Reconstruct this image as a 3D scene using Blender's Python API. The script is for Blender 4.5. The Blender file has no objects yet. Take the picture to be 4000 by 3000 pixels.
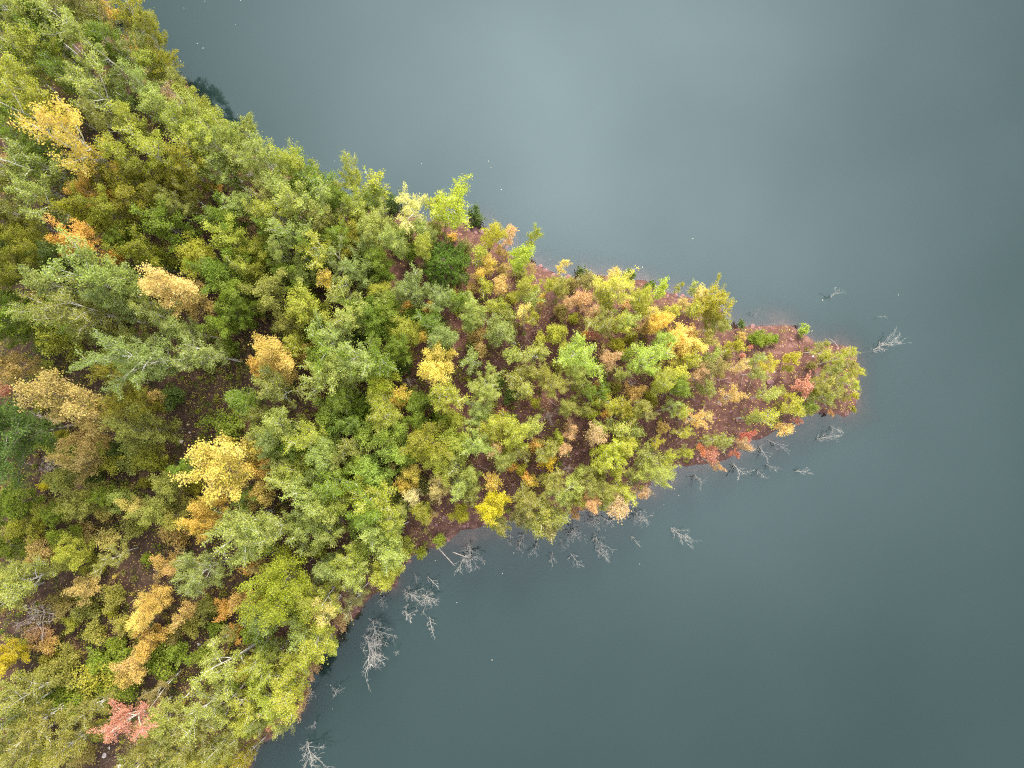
import bpy, math, random
import numpy as np
from mathutils import Vector, Matrix, noise as mnoise

# ------------------------------------------------------------------ camera, sky, sun, exposure
scene = bpy.context.scene
col = scene.collection
H = 69.0                      # drone height above the water, metres
F = 3067.0                    # focal length in photo pixels (4000 wide)
NADIR = (1925.0, 1640.0)
fwd = Vector(((2000 - NADIR[0]) / F, (NADIR[1] - 1500) / F, -1)).normalized()
right = fwd.cross(Vector((0, 1, 0))).normalized()
up = right.cross(fwd).normalized()
cam_d = bpy.data.cameras.new('camera')
cam = bpy.data.objects.new('camera', cam_d)
col.objects.link(cam)
cam_d.sensor_width = 36.0
cam_d.lens = 36.0 * F / 4000.0
cam_d.clip_end = 8000.0
cam.matrix_world = Matrix(((right.x, up.x, -fwd.x, 0), (right.y, up.y, -fwd.y, 0),
                           (right.z, up.z, -fwd.z, H), (0, 0, 0, 1)))
scene.camera = cam

SUN_EL, SUN_AZ = math.radians(46), math.radians(14)      # azimuth clockwise from +Y
sun_dir = Vector((math.sin(SUN_AZ) * math.cos(SUN_EL), math.cos(SUN_AZ) * math.cos(SUN_EL), math.sin(SUN_EL)))
sun_d = bpy.data.lights.new('sun', 'SUN')
sun_d.energy = 1.5
sun_d.angle = math.radians(14)
sun_d.color = (1.0, 0.91, 0.76)
sun = bpy.data.objects.new('sun', sun_d)
col.objects.link(sun)
sun.rotation_euler = sun_dir.to_track_quat('Z', 'Y').to_euler()

world = bpy.data.worlds.new('World')
scene.world = world
world.use_nodes = True
wn, wl = world.node_tree.nodes, world.node_tree.links
wn.clear()
def N(tree, t, **kw):
    n = tree.new(t)
    for k, v in kw.items():
        setattr(n, k, v)
    return n
def mth(nodes, links, op, a, b=None, c=None, clamp=False):
    n = nodes.new('ShaderNodeMath'); n.operation = op; n.use_clamp = clamp
    for i, v in enumerate((a, b, c)):
        if v is None: continue
        if isinstance(v, (int, float)): n.inputs[i].default_value = v
        else: links.new(v, n.inputs[i])
    return n.outputs[0]
sky = N(wn, 'ShaderNodeTexSky', sky_type='NISHITA', sun_disc=False)
sky.sun_elevation = SUN_EL
sky.sun_rotation = SUN_AZ
tc = N(wn, 'ShaderNodeTexCoord')
nrm = N(wn, 'ShaderNodeVectorMath', operation='NORMALIZE'); wl.new(tc.outputs['Generated'], nrm.inputs[0])
sep = N(wn, 'ShaderNodeSeparateXYZ'); wl.new(nrm.outputs[0], sep.inputs[0])
zc = mth(wn, wl, 'ADD', mth(wn, wl, 'MAXIMUM', sep.outputs[2], 0.0), 0.35)
cmb = N(wn, 'ShaderNodeCombineXYZ')
wl.new(mth(wn, wl, 'DIVIDE', sep.outputs[0], zc), cmb.inputs[0])
wl.new(mth(wn, wl, 'DIVIDE', sep.outputs[1], zc), cmb.inputs[1])
cmb.inputs[2].default_value = 3.7
n1 = N(wn, 'ShaderNodeTexNoise'); wl.new(cmb.outputs[0], n1.inputs['Vector'])
n1.inputs['Scale'].default_value = 2.5; n1.inputs['Detail'].default_value = 4.0; n1.inputs['Roughness'].default_value = 0.45
dot = N(wn, 'ShaderNodeVectorMath', operation='DOT_PRODUCT'); wl.new(nrm.outputs[0], dot.inputs[0])
GD = Vector((0.14, 0.33, 1.0)).normalized()             # where the cloud is thinnest, near the hidden sun
dot.inputs[1].default_value = GD
glow = mth(wn, wl, 'POWER', mth(wn, wl, 'MAXIMUM', dot.outputs['Value'], 0.0), 10.0)
base = mth(wn, wl, 'MULTIPLY_ADD', glow, 1.15, 0.33)      # thick overcast, thinner towards the hidden sun
var = mth(wn, wl, 'MULTIPLY_ADD', n1.outputs['Fac'], 1.6, 0.2)
lum = mth(wn, wl, 'MULTIPLY', mth(wn, wl, 'MULTIPLY', base, var), 13.0)
cc = N(wn, 'ShaderNodeVectorMath', operation='SCALE'); cc.inputs[0].default_value = (0.945, 0.985, 1.0)
wl.new(lum, cc.inputs['Scale'])
mx = N(wn, 'ShaderNodeMix', data_type='RGBA'); mx.inputs['Factor'].default_value = 0.92
wl.new(sky.outputs[0], mx.inputs['A']); wl.new(cc.outputs[0], mx.inputs['B'])
bg = N(wn, 'ShaderNodeBackground'); bg.inputs['Strength'].default_value = 0.1
wl.new(mx.outputs['Result'], bg.inputs['Color'])
wo = N(wn, 'ShaderNodeOutputWorld'); wl.new(bg.outputs[0], wo.inputs['Surface'])

vs = scene.view_settings
vs.view_transform = 'Standard'; vs.look = 'None'; vs.gamma = 1.0; vs.use_curve_mapping = False
vs.exposure = 2.42
scene.cycles.filter_width = 1.15
scene.cycles.use_denoising = False

# ------------------------------------------------------------------ helpers
rng = np.random.default_rng(7)
random.seed(7)
def ground_at(px, py, z=0.0):
    d = fwd + right * ((px - 2000) / F) + up * ((1500 - py) / F)
    t = (H - z) / -d.z
    return d.x * t, d.y * t
def lin(c):
    return tuple((v / 255 / 12.92) if v / 255 <= 0.04045 else ((v / 255 + 0.055) / 1.055) ** 2.4 for v in c)
def mesh_obj(name, verts, faces, mat, parent=None, smooth=False):
    me = bpy.data.meshes.new(name)
    me.from_pydata(verts, [], faces)
    if mat: me.materials.append(mat)
    if smooth:
        me.polygons.foreach_set('use_smooth', [True] * len(me.polygons))
    o = bpy.data.objects.new(name, me)
    col.objects.link(o)
    if parent: o.parent = parent
    return o
def tag(o, label=None, cat=None, group=None, kind=None):
    if label: o['label'] = label
    if cat: o['category'] = cat
    if group: o['group'] = group
    if kind: o['kind'] = kind
    return o

# ------------------------------------------------------------------ materials
def newmat(name):
    m = bpy.data.materials.new(name); m.use_nodes = True
    nt = m.node_tree; nt.nodes.clear()
    out = nt.nodes.new('ShaderNodeOutputMaterial')
    return m, nt.nodes, nt.links, out
def noise_tex(n, l, scale, detail=4, rough=0.55, vec=None):
    t = n.new('ShaderNodeTexNoise')
    t.inputs['Scale'].default_value = scale; t.inputs['Detail'].default_value = detail; t.inputs['Roughness'].default_value = rough
    if vec is None:
        c = n.new('ShaderNodeNewGeometry'); vec = c.outputs['Position']
    l.new(vec, t.inputs['Vector'])
    return t
def ramp(n, l, fac, stops):
    r = n.new('ShaderNodeValToRGB')
    while len(r.color_ramp.elements) < len(stops): r.color_ramp.elements.new(0.5)
    for e, (p, c) in zip(r.color_ramp.elements, stops):
        e.position = p; e.color = (*c, 1)
    l.new(fac, r.inputs['Fac'])
    return r.outputs['Color']
def leaf_material(name, translucent=0.38, rough=0.55, vertex=False):
    m, n, l, out = newmat(name)
    at = n.new('ShaderNodeAttribute'); at.attribute_name = 'rnd'
    hsv = n.new('ShaderNodeHueSaturation')
    if vertex:
        ca = n.new('ShaderNodeAttribute'); ca.attribute_name = 'tint'; src = ca.outputs['Color']
        l.new(src, hsv.inputs['Color'])
        hue = mth(n, l, 'MULTIPLY_ADD', at.outputs['Fac'], 0.03, 0.485)
    else:
        oi = n.new('ShaderNodeObjectInfo')
        # some leaves have turned further than the rest of the crown
        turned = n.new('ShaderNodeMix'); turned.data_type = 'RGBA'
        hs2 = n.new('ShaderNodeHueSaturation'); hs2.inputs['Hue'].default_value = 0.489; hs2.inputs['Value'].default_value = 1.3
        hs2.inputs['Saturation'].default_value = 0.9
        l.new(oi.outputs['Color'], hs2.inputs['Color'])
        g = n.new('ShaderNodeTexCoord')
        nz = noise_tex(n, l, 1.3, 2, 0.5, g.outputs['Object'])
        ft = mth(n, l, 'ADD', mth(n, l, 'MULTIPLY', at.outputs['Fac'], 0.55), mth(n, l, 'MULTIPLY_ADD', nz.outputs['Fac'], 2.4, -1.1), clamp=True)
        l.new(ft, turned.inputs['Factor']); l.new(oi.outputs['Color'], turned.inputs['A']); l.new(hs2.outputs[0], turned.inputs['B'])
        l.new(turned.outputs['Result'], hsv.inputs['Color'])
        hue = mth(n, l, 'MULTIPLY_ADD', at.outputs['Fac'], -0.03, 0.515)
    l.new(hue, hsv.inputs['Hue'])
    l.new(mth(n, l, 'MULTIPLY_ADD', mth(n, l, 'FRACT', mth(n, l, 'MULTIPLY', at.outputs['Fac'], 7.3)), 0.46, 0.76), hsv.inputs['Value'])
    b = n.new('ShaderNodeBsdfPrincipled'); b.inputs['Roughness'].default_value = rough
    b.inputs['Specular IOR Level'].default_value = 0.14
    l.new(hsv.outputs[0], b.inputs['Base Color'])
    t = n.new('ShaderNodeBsdfTranslucent'); l.new(hsv.outputs[0], t.inputs['Color'])
    mxs = n.new('ShaderNodeMixShader'); mxs.inputs[0].default_value = translucent
    l.new(b.outputs[0], mxs.inputs[1]); l.new(t.outputs[0], mxs.inputs[2]); l.new(mxs.outputs[0], out.inputs['Surface'])
    return m
def plain_material(name, stops, scale, rough=0.9, bump=0.0, detail=5, coord='obj'):
    m, n, l, out = newmat(name)
    vec = None
    if coord == 'obj':
        g = n.new('ShaderNodeTexCoord'); vec = g.outputs['Object']
    t = noise_tex(n, l, scale, detail, 0.6, vec)
    b = n.new('ShaderNodeBsdfPrincipled'); b.inputs['Roughness'].default_value = rough
    b.inputs['Specular IOR Level'].default_value = 0.25
    l.new(ramp(n, l, t.outputs['Fac'], stops), b.inputs['Base Color'])
    if bump:
        bp = n.new('ShaderNodeBump'); bp.inputs['Strength'].default_value = bump; bp.inputs['Distance'].default_value = 0.05
        l.new(t.outputs['Fac'], bp.inputs['Height']); l.new(bp.outputs[0], b.inputs['Normal'])
    l.new(b.outputs[0], out.inputs['Surface'])
    return m
M_LEAF = leaf_material('leaf')
M_NEEDLE = leaf_material('needle', 0.15, 0.5)
M_COVER = leaf_material('undergrowth_leaf', 0.3, 0.6, vertex=True)
M_LITTER = leaf_material('fallen_leaf', 0.05, 0.7, vertex=True)
M_BIRCH = plain_material('birch_bark', [(0.30, (0.20, 0.17, 0.14)), (0.42, (0.46, 0.44, 0.40)), (0.7, (0.62, 0.60, 0.55))], 6.0)
M_BARK = plain_material('grey_bark', [(0.3, (0.10, 0.085, 0.07)), (0.7, (0.26, 0.24, 0.20))], 5.0)
M_PINEBARK = plain_material('pine_bark', [(0.3, (0.07, 0.05, 0.04)), (0.7, (0.20, 0.14, 0.11))], 7.0)
M_DEAD = plain_material('weathered_wood', [(0.3, (0.16, 0.145, 0.13)), (0.65, (0.42, 0.395, 0.37))], 4.0)
M_DEADPINK = plain_material('bare_twig', [(0.3, (0.26, 0.19, 0.17)), (0.65, (0.46, 0.38, 0.34))], 4.0)
M_ROCK = plain_material('red_rock', [(0.3, (0.12, 0.055, 0.055)), (0.7, (0.25, 0.135, 0.13))], 3.5, 0.85, 0.4)
M_PALEROCK = plain_material('pale_rock', [(0.3, (0.33, 0.27, 0.25)), (0.7, (0.52, 0.45, 0.42))], 3.0, 0.85, 0.3)
M_FLECK = plain_material('bleached_leaf', [(0.3, (0.30, 0.27, 0.20)), (0.7, (0.55, 0.52, 0.42))], 3.0)

# soil: iron-red ground, brown leaf mould under the old wood with canopy shade painted in, scattered grit
def soil_material():
    m, n, l, out = newmat('red_soil')
    big = noise_tex(n, l, 0.22, 4, 0.6)
    mid = noise_tex(n, l, 1.6, 6, 0.65)
    fine = noise_tex(n, l, 11.0, 4, 0.7)
    a = ramp(n, l, mid.outputs['Fac'], [(0.30, (0.044, 0.021, 0.016)), (0.52, (0.090, 0.041, 0.033)), (0.75, (0.160, 0.088, 0.074))])
    c = ramp(n, l, mid.outputs['Fac'], [(0.30, (0.022, 0.013, 0.009)), (0.55, (0.048, 0.028, 0.019)), (0.75, (0.085, 0.055, 0.038))])  # leaf-mould browns, darkened further to stand in for shade between crowns
    at = n.new('ShaderNodeAttribute'); at.attribute_name = 'humus_shade'
    mixf = mth(n, l, 'ADD', at.outputs['Fac'], mth(n, l, 'MULTIPLY_ADD', big.outputs['Fac'], 1.4, -0.7), clamp=True)
    mx = n.new('ShaderNodeMix'); mx.data_type = 'RGBA'
    l.new(mixf, mx.inputs['Factor']); l.new(a, mx.inputs['A']); l.new(c, mx.inputs['B'])
    hs = n.new('ShaderNodeHueSaturation'); l.new(mx.outputs['Result'], hs.inputs['Color'])
    l.new(mth(n, l, 'MULTIPLY_ADD', fine.outputs['Fac'], 1.3, 0.42), hs.inputs['Value'])
    b = n.new('ShaderNodeBsdfPrincipled'); b.inputs['Roughness'].default_value = 0.9; b.inputs['Specular IOR Level'].default_value = 0.2
    l.new(hs.outputs[0], b.inputs['Base Color'])
    bp = n.new('ShaderNodeBump'); bp.inputs['Strength'].default_value = 0.7; bp.inputs['Distance'].default_value = 0.12
    l.new(mth(n, l, 'ADD', fine.outputs['Fac'], mid.outputs['Fac']), bp.inputs['Height']); l.new(bp.outputs[0], b.inputs['Normal'])
    l.new(b.outputs[0], out.inputs['Surface'])
    return m
M_SOIL = soil_material()

# lake water: clear at the very edge, silty and opaque with depth, mirror-calm surface
def water_material():
    m, n, l, out = newmat('lake_water')
    at = n.new('ShaderNodeAttribute'); at.attribute_name = 'depth'
    op = mth(n, l, 'SUBTRACT', 1.0, mth(n, l, 'EXPONENT', mth(n, l, 'MULTIPLY', at.outputs['Fac'], -1.25)), clamp=True)
    df = n.new('ShaderNodeBsdfDiffuse'); df.inputs['Color'].default_value = (0.0072, 0.0160, 0.0155, 1)
    tr = n.new('ShaderNodeBsdfTransparent'); tr.inputs['Color'].default_value = (0.86, 0.88, 0.86, 1)
    m1 = n.new('ShaderNodeMixShader'); l.new(op, m1.inputs[0]); l.new(tr.outputs[0], m1.inputs[1]); l.new(df.outputs[0], m1.inputs[2])
    gl = n.new('ShaderNodeBsdfGlossy'); gl.inputs['Roughness'].default_value = 0.045; gl.inputs['Color'].default_value = (0.805, 0.945, 0.99, 1)
    rip = noise_tex(n, l, 1.1, 3, 0.5)
    bp = n.new('ShaderNodeBump'); bp.inputs['Strength'].default_value = 0.05; bp.inputs['Distance'].default_value = 0.02
    l.new(rip.outputs['Fac'], bp.inputs['Height']); l.new(bp.outputs[0], gl.inputs['Normal'])
    fr = n.new('ShaderNodeFresnel'); fr.inputs['IOR'].default_value = 1.42
    m2 = n.new('ShaderNodeMixShader'); l.new(fr.outputs[0], m2.inputs[0]); l.new(m1.outputs[0], m2.inputs[1]); l.new(gl.outputs[0], m2.inputs[2])
    l.new(m2.outputs[0], out.inputs['Surface'])
    return m
M_WATER = water_material()

# ------------------------------------------------------------------ terrain and lake
K = 4000 / 2212.0
SHORE = [(-900, -700), (-250, -420), (60, -230), (170, -110), (225, 0), (250, 60), (300, 112), (345, 150), (378, 172), (402, 196), (424, 222), (449, 246), (505, 296), (575, 347), (642, 386),
         (700, 418), (760, 438), (835, 462), (930, 470), (1010, 475), (1046, 490), (1085, 528), (1130, 560), (1170, 580), (1210, 597),
         (1245, 603), (1300, 602), (1360, 615), (1440, 630), (1500, 641), (1545, 662), (1575, 704), (1620, 706), (1690, 717), (1712, 715),
         (1745, 726), (1770, 741), (1800, 742), (1830, 757), (1846, 782), (1850, 812), (1853, 842), (1842, 876), (1820, 891), (1780, 893),
         (1730, 898), (1712, 914), (1690, 928), (1660, 944), (1620, 958), (1592, 982), (1560, 994), (1530, 998), (1480, 1003), (1442, 1008),
         (1425, 1020), (1400, 1033), (1360, 1058), (1335, 1085), (1290, 1098), (1230, 1115), (1180, 1130), (1100, 1132), (1070, 1128),
         (1040, 1130), (993, 1138), (984, 1160), (960, 1176), (926, 1186), (903, 1199), (885, 1221), (872, 1232), (855, 1258), (828, 1266),
         (800, 1275), (773, 1311), (758, 1331), (733, 1349), (716, 1391), (694, 1409), (684, 1444), (663, 1456), (658, 1490), (650, 1530),
         (618, 1552), (605, 1580), (570, 1605), (542, 1640), (520, 1720), (440, 1850), (250, 2050), (-100, 2300), (-900, 2500)]
POLY = np.array([ground_at(x * K, y * K, 0.0) for x, y in SHORE])
def sdf(P):
    P = np.asarray(P, float).reshape(-1, 2)
    best = np.full(len(P), 1e9); inside = np.zeros(len(P), bool)
    for i in range(len(POLY)):
        a, b = POLY[i], POLY[(i + 1) % len(POLY)]
        ab = b - a; t = np.clip(((P - a) @ ab) / (ab @ ab), 0, 1)
        d = np.hypot(*(P - a - t[:, None] * ab).T); best = np.minimum(best, d)
        c = (a[1] > P[:, 1]) != (b[1] > P[:, 1])
        with np.errstate(divide='ignore', invalid='ignore'):
            xi = a[0] + (P[:, 1] - a[1]) / (b[1] - a[1]) * ab[0]
        inside ^= c & (P[:, 0] < xi)
    return np.where(inside, best, -best)
GX0, GX1, GY0, GY1, GS = -92.0, 60.0, -62.0, 72.0, 0.4
gx = np.arange(GX0, GX1 + 1e-6, GS); gy = np.arange(GY0, GY1 + 1e-6, GS)
XX, YY = np.meshgrid(gx, gy)
def smooth_noise(scale, seed):
    r = np.random.default_rng(seed)
    nx, ny = int((GX1 - GX0) / scale) + 3, int((GY1 - GY0) / scale) + 3
    g = r.random((ny, nx)) * 2 - 1
    u, v = (XX - GX0) / scale, (YY - GY0) / scale
    i, j = u.astype(int), v.astype(int); fu, fv = u - i, v - j
    fu, fv = fu * fu * (3 - 2 * fu), fv * fv * (3 - 2 * fv)
    return (g[j, i] * (1 - fu) + g[j, i + 1] * fu) * (1 - fv) + (g[j + 1, i] * (1 - fu) + g[j + 1, i + 1] * fu) * fv
SD = sdf(np.stack([XX.ravel(), YY.ravel()], 1)).reshape(XX.shape)
SD = SD + 0.45 * smooth_noise(3.1, 1) + 0.28 * smooth_noise(1.3, 2) + 0.12 * smooth_noise(0.7, 22)
land = np.maximum(SD, 0); wet = np.maximum(-SD, 0)
STEEP = np.clip((-3.0 - XX) / 7.0, 0, 1)
ZZ = 1.15 * (1 - np.exp(-land / 1.1)) + 0.11 * np.minimum(land, 20) - (np.where(wet < 1.6, 0.42 * wet, 0.67 + 0.85 * (wet - 1.6)) * (1 - STEEP) + 1.7 * wet * STEEP)
ZZ = np.maximum(ZZ, -7.0)
ramp_in = np.clip(np.abs(SD) / 1.2, 0.15, 1)
ZZ = ZZ + ramp_in * (0.35 * smooth_noise(4.3, 3) + 0.16 * smooth_noise(1.5, 4) + 0.07 * smooth_noise(0.75, 5))
def sample(A, x, y):
    u = min(max((x - GX0) / GS, 0), len(gx) - 1.001); v = min(max((y - GY0) / GS, 0), len(gy) - 1.001)
    i, j = int(u), int(v); fu, fv = u - i, v - j
    return float((A[j, i] * (1 - fu) + A[j, i + 1] * fu) * (1 - fv) + (A[j + 1, i] * (1 - fu) + A[j + 1, i + 1] * fu) * fv)
def zg(x, y): return sample(ZZ, x, y)
def sd(x, y): return sample(SD, x, y)
ny, nx = XX.shape
idx = np.arange(nx * ny).reshape(ny, nx)
quads = np.stack([idx[:-1, :-1], idx[:-1, 1:], idx[1:, 1:], idx[1:, :-1]], -1).reshape(-1, 4)
ground = mesh_obj('ground', np.stack([XX.ravel(), YY.ravel(), ZZ.ravel()], 1).tolist(), quads.tolist(), M_SOIL, smooth=True)
HUM_SHADE = np.clip((-4.0 - XX) / 16.0, 0, 1) * np.clip((SD - 1.0) / 4.0, 0, 1)  # leaf mould plus painted canopy shade, stronger westward and inland
ha = ground.data.attributes.new('humus_shade', 'FLOAT', 'POINT'); ha.data.foreach_set('value', HUM_SHADE.ravel().astype(np.float32))
tag(ground, kind='structure')

# the lake: fine sheet over the mapped bed, wide sheet beyond it
wq = quads[(ZZ.ravel()[quads].min(1) < 0.06)]
wv = [(x, y, 0.0) for x, y in zip(XX.ravel(), YY.ravel())]
dep = np.maximum(-ZZ.ravel(), 0.0).tolist()
nb = len(wv); R = 3500.0
x0, x1, y0, y1 = gx[0], gx[-1], gy[0], gy[-1]
wv += [(-R, -R, 0), (R, -R, 0), (R, R, 0), (-R, R, 0), (x0, y0, 0), (x1, y0, 0), (x1, y1, 0), (x0, y1, 0)]
dep += [7.0] * 8
wf = wq.tolist() + [[nb, nb + 1, nb + 5, nb + 4], [nb + 1, nb + 2, nb + 6, nb + 5], [nb + 2, nb + 3, nb + 7, nb + 6], [nb + 3, nb, nb + 4, nb + 7]]
water = mesh_obj('water', wv, wf, M_WATER)
da = water.data.attributes.new('depth', 'FLOAT', 'POINT'); da.data.foreach_set('value', np.array(dep, np.float32))
tag(water, kind='structure')

# ------------------------------------------------------------------ plant prototypes
class Geo:
    def __init__(self): self.v, self.f = [], []
    def tube(self, pts, rad, sides=5):
        b0 = len(self.v); pts = [Vector(p) for p in pts]
        for i, p in enumerate(pts):
            d = (pts[min(i + 1, len(pts) - 1)] - pts[max(i - 1, 0)]).normalized()
            a = d.cross(Vector((0.31, 0.87, 0.38))).normalized(); b = d.cross(a)
            for k in range(sides):
                th = 2 * math.pi * k / sides
                self.v.append(tuple(p + (a * math.cos(th) + b * math.sin(th)) * rad[i]))
        for i in range(len(pts) - 1):
            for k in range(sides):
                k2 = (k + 1) % sides
                self.f.append((b0 + i * sides + k, b0 + i * sides + k2, b0 + (i + 1) * sides + k2, b0 + (i + 1) * sides + k))
        self.f.append(tuple(b0 + (len(pts) - 1) * sides + k for k in range(sides)))
    def mesh(self, name, mat):
        me = bpy.data.meshes.new(name); me.from_pydata(self.v, [], self.f); me.materials.append(mat)
        me.polygons.foreach_set('use_smooth', [True] * len(me.polygons))
        return me
def leaf_mesh(name, C, size, mat, r, upbias=0.6, aspect=0.72, tint=None):
    n = len(C); C = np.asarray(C, float)
    nr = r.normal(size=(n, 3)); nr[:, 2] += np.sign(nr[:, 2]) * upbias
    nr /= np.linalg.norm(nr, axis=1)[:, None]
    t = np.cross(nr, r.normal(size=(n, 3))); t /= np.linalg.norm(t, axis=1)[:, None] + 1e-9
    b = np.cross(nr, t)
    s = np.asarray(size) * r.uniform(0.7, 1.3, n)
    s = s[:, None]
    droop = nr * s * 0.12
    V = np.stack([C - t * s * .5 - droop, C + b * s * .5 * aspect + droop, C + t * s * .5 - droop, C - b * s * .5 * aspect + droop], 1).reshape(-1, 3)
    me = bpy.data.meshes.new(name)
    me.from_pydata(V.tolist(), [], np.arange(4 * n).reshape(-1, 4).tolist())
    me.materials.append(mat)
    a = me.attributes.new('rnd', 'FLOAT', 'FACE'); a.data.foreach_set('value', r.random(n).astype(np.float32))
    if tint is not None:
        c = me.attributes.new('tint', 'FLOAT_COLOR', 'FACE')
        c.data.foreach_set('color', np.concatenate([np.asarray(tint, np.float32), np.ones((n, 1), np.float32)], 1).ravel())
    return me
def curve_branch(r, p, d, L, n=4, lift=0.25, wob=0.12):
    pts = [p.copy()]; d = d.normalized(); q = p.copy()
    for i in range(n):
        d = (d + Vector((r.normal() * wob, r.normal() * wob, r.normal() * wob + lift / n))).normalized()
        q = q + d * (L / n); pts.append(q.copy())
    return pts
PROTO = {}
def grow(kind, seed, h, r0, cb=0.3, nprim=16, ang=(35, 65), nsec=5, nleaf=3000, leaf=0.12, sig=0.13, trunk_r=0.06, peak=0.35,
         bark=None, limb_parts=False, lift=0.35, limb_r=0.4, leafmat=None, upbias=0.6, aspect=0.72, stems=1, twigs=0, tip=0.55, twig_r=0.012, topf=1.0):
    r = np.random.default_rng(seed)
    trunk = Geo(); limbs = []; segs = []
    for st in range(stems):
        off = Vector((r.normal() * 0.05, r.normal() * 0.05, 0)) * (0 if stems == 1 else 1)
        fan = Vector((r.normal(), r.normal(), 0)) * (0.03 if stems == 1 else 0.28) * r0
        hh = h * (1 if st == 0 else r.uniform(0.72, 0.97))
        nt = 9; tp = []
        wx, wy, ph = r.normal() * 0.05 * r0, r.normal() * 0.05 * r0, r.uniform(0, 6)
        for i in range(nt):
            t = i / (nt - 1)
            tp.append(off + fan * t ** 1.3 + Vector((wx * math.sin(ph + 5 * t), wy * math.cos(ph + 6 * t), hh * t * topf)))
        tr = [max(trunk_r * (1 - 0.86 * i / (nt - 1)), 0.012) for i in range(nt)]
        tp[0].z = -0.35
        trunk.tube(tp, tr, 6)
        def on(t):
            u = t * (nt - 1); i = min(int(u), nt - 2); return tp[i].lerp(tp[i + 1], u - i)
        az = r.uniform(0, 6.28); npz = max(3, nprim // stems)
        for k in range(npz):
            t = cb + (0.97 - cb) * ((k + r.uniform(0, 0.9)) / npz)
            u = (t - cb) / (1 - cb)
            prof = (u / peak) ** 0.45 if u < peak else (1 - ((u - peak) / (1 - peak)) ** 1.7 * 0.86)
            rad = r0 * max(prof, 0.12) * r.uniform(0.5, 1.2)
            az += 2.4 + r.normal() * 0.35
            a = math.radians(r.uniform(*ang)) * (1.05 - 0.35 * u)
            L = rad / max(math.sin(a), 0.3)
            d = Vector((math.cos(az) * math.sin(a), math.sin(az) * math.sin(a), math.cos(a)))
            pts = curve_branch(r, on(t), d, L, 5, lift)
            br = max(trunk_r * limb_r * (1 - 0.55 * u) * (0.6 + 0.4 * L / r0), twig_r)
            g = Geo() if limb_parts else trunk
            g.tube(pts, [max(br * (1 - 0.8 * i / 5), twig_r * 0.6) for i in range(6)], 4)
            w = L
            segs.append((pts[3], pts[5], 0.8 * w * tip)); segs.append((pts[2], pts[4], 0.35 * w))
            for s in range(nsec):
                v = r.uniform(0.25, 0.95); iu = v * 5; i = min(int(iu), 4)
                p = pts[i].lerp(pts[i + 1], iu - i)
                dd = (pts[i + 1] - pts[i]).normalized()
                sd_ = (dd + Vector((r.normal(), r.normal(), r.normal() * 0.5)) * 0.75).normalized()
                Ls = L * r.uniform(0.22, 0.48) * (1.15 - 0.5 * v)
                sp = curve_branch(r, p, sd_, Ls, 3, lift * 0.7)
                g.tube(sp, [max(br * 0.42, twig_r * .7), max(br * .3, twig_r * .6), max(br * .2, twig_r * .5), twig_r * 0.45], 3)
                segs.append((sp[1], sp[3], Ls * 1.2))
                for tw in range(twigs):
                    q = sp[1].lerp(sp[3], r.uniform(0, 1)); td = (sd_ + Vector((r.normal(), r.normal(), r.normal())) * 0.7).normalized()
                    g.tube(curve_branch(r, q, td, Ls * r.uniform(0.3, 0.7), 2, 0.1), [twig_r * .6, twig_r * .5, twig_r * .35], 3)
            if limb_parts: limbs.append(g)
        segs.append((on(0.9), on(1.0), r0 * 0.35))
    parts = [('trunk', trunk.mesh(kind + '_trunk', bark), None)]
    for g in limbs: parts.append(('limb', g.mesh(kind + '_limb', bark), 0))
    if nleaf:
        W = np.array([s[2] for s in segs]); W = W * r.uniform(0.4, 1.6, len(W)); W /= W.sum()
        pick = r.choice(len(segs), nleaf, p=W)
        A = np.array([tuple(s[0]) for s in segs])[pick]; B = np.array([tuple(s[1]) for s in segs])[pick]
        u = r.uniform(0, 1.12, nleaf)[:, None]
        C = A + (B - A) * u + r.normal(size=(nleaf, 3)) * sig * np.array([1, 1, 0.8])
        C[:, 2] = np.maximum(C[:, 2], 0.05)
        parts.append(('crown', leaf_mesh(kind + '_crown', C, leaf, leafmat or M_LEAF, r, upbias, aspect), None))
    PROTO.setdefault(kind, []).append(dict(parts=parts, r=r0, h=h, cz=h * (cb + (1 - cb) * 0.5)))

sd_i = 100
for k in range(6): sd_i += 1; grow('b', sd_i, 7.2, 1.35, 0.26, 26, (32, 58), 7, 6200, 0.09, 0.105, 0.065, 0.36, M_BIRCH, stems=1 + k % 2, limb_r=0.42)
for k in range(5): sd_i += 1; grow('b', sd_i, 5.6, 0.85, 0.26, 20, (28, 55), 6, 2700, 0.086, 0.09, 0.045, 0.36, M_BIRCH, stems=1 + k % 2, limb_r=0.42)
for k in range(4): sd_i += 1; grow('w', sd_i, 7.2, 1.5, 0.28, 15, (35, 65), 8, 4200, 0.088, 0.105, 0.07, 0.4, M_BIRCH, limb_parts=True, limb_r=0.56, twig_r=0.016, stems=1 + k % 2)
for k in range(3): sd_i += 1; grow('w', sd_i, 5.4, 0.95, 0.3, 12, (35, 68), 6, 1500, 0.084, 0.095, 0.05, 0.4, M_BIRCH, limb_parts=True, limb_r=0.5, twig_r=0.014)
for k in range(4): sd_i += 1; grow('a', sd_i, 5.2, 0.6, 0.30, 18, (22, 45), 5, 1600, 0.086, 0.09, 0.04, 0.3, M_BIRCH)
for k in range(3): sd_i += 1; grow('m', sd_i, 6.6, 2.2, 0.22, 26, (40, 75), 10, 10500, 0.104, 0.14, 0.08, 0.42, M_BARK, lift=0.25, aspect=0.85)
for k in range(4): sd_i += 1; grow('m', sd_i, 5.4, 1.25, 0.22, 20, (38, 72), 8, 4200, 0.098, 0.115, 0.055, 0.42, M_BARK, lift=0.25, aspect=0.85)
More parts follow.
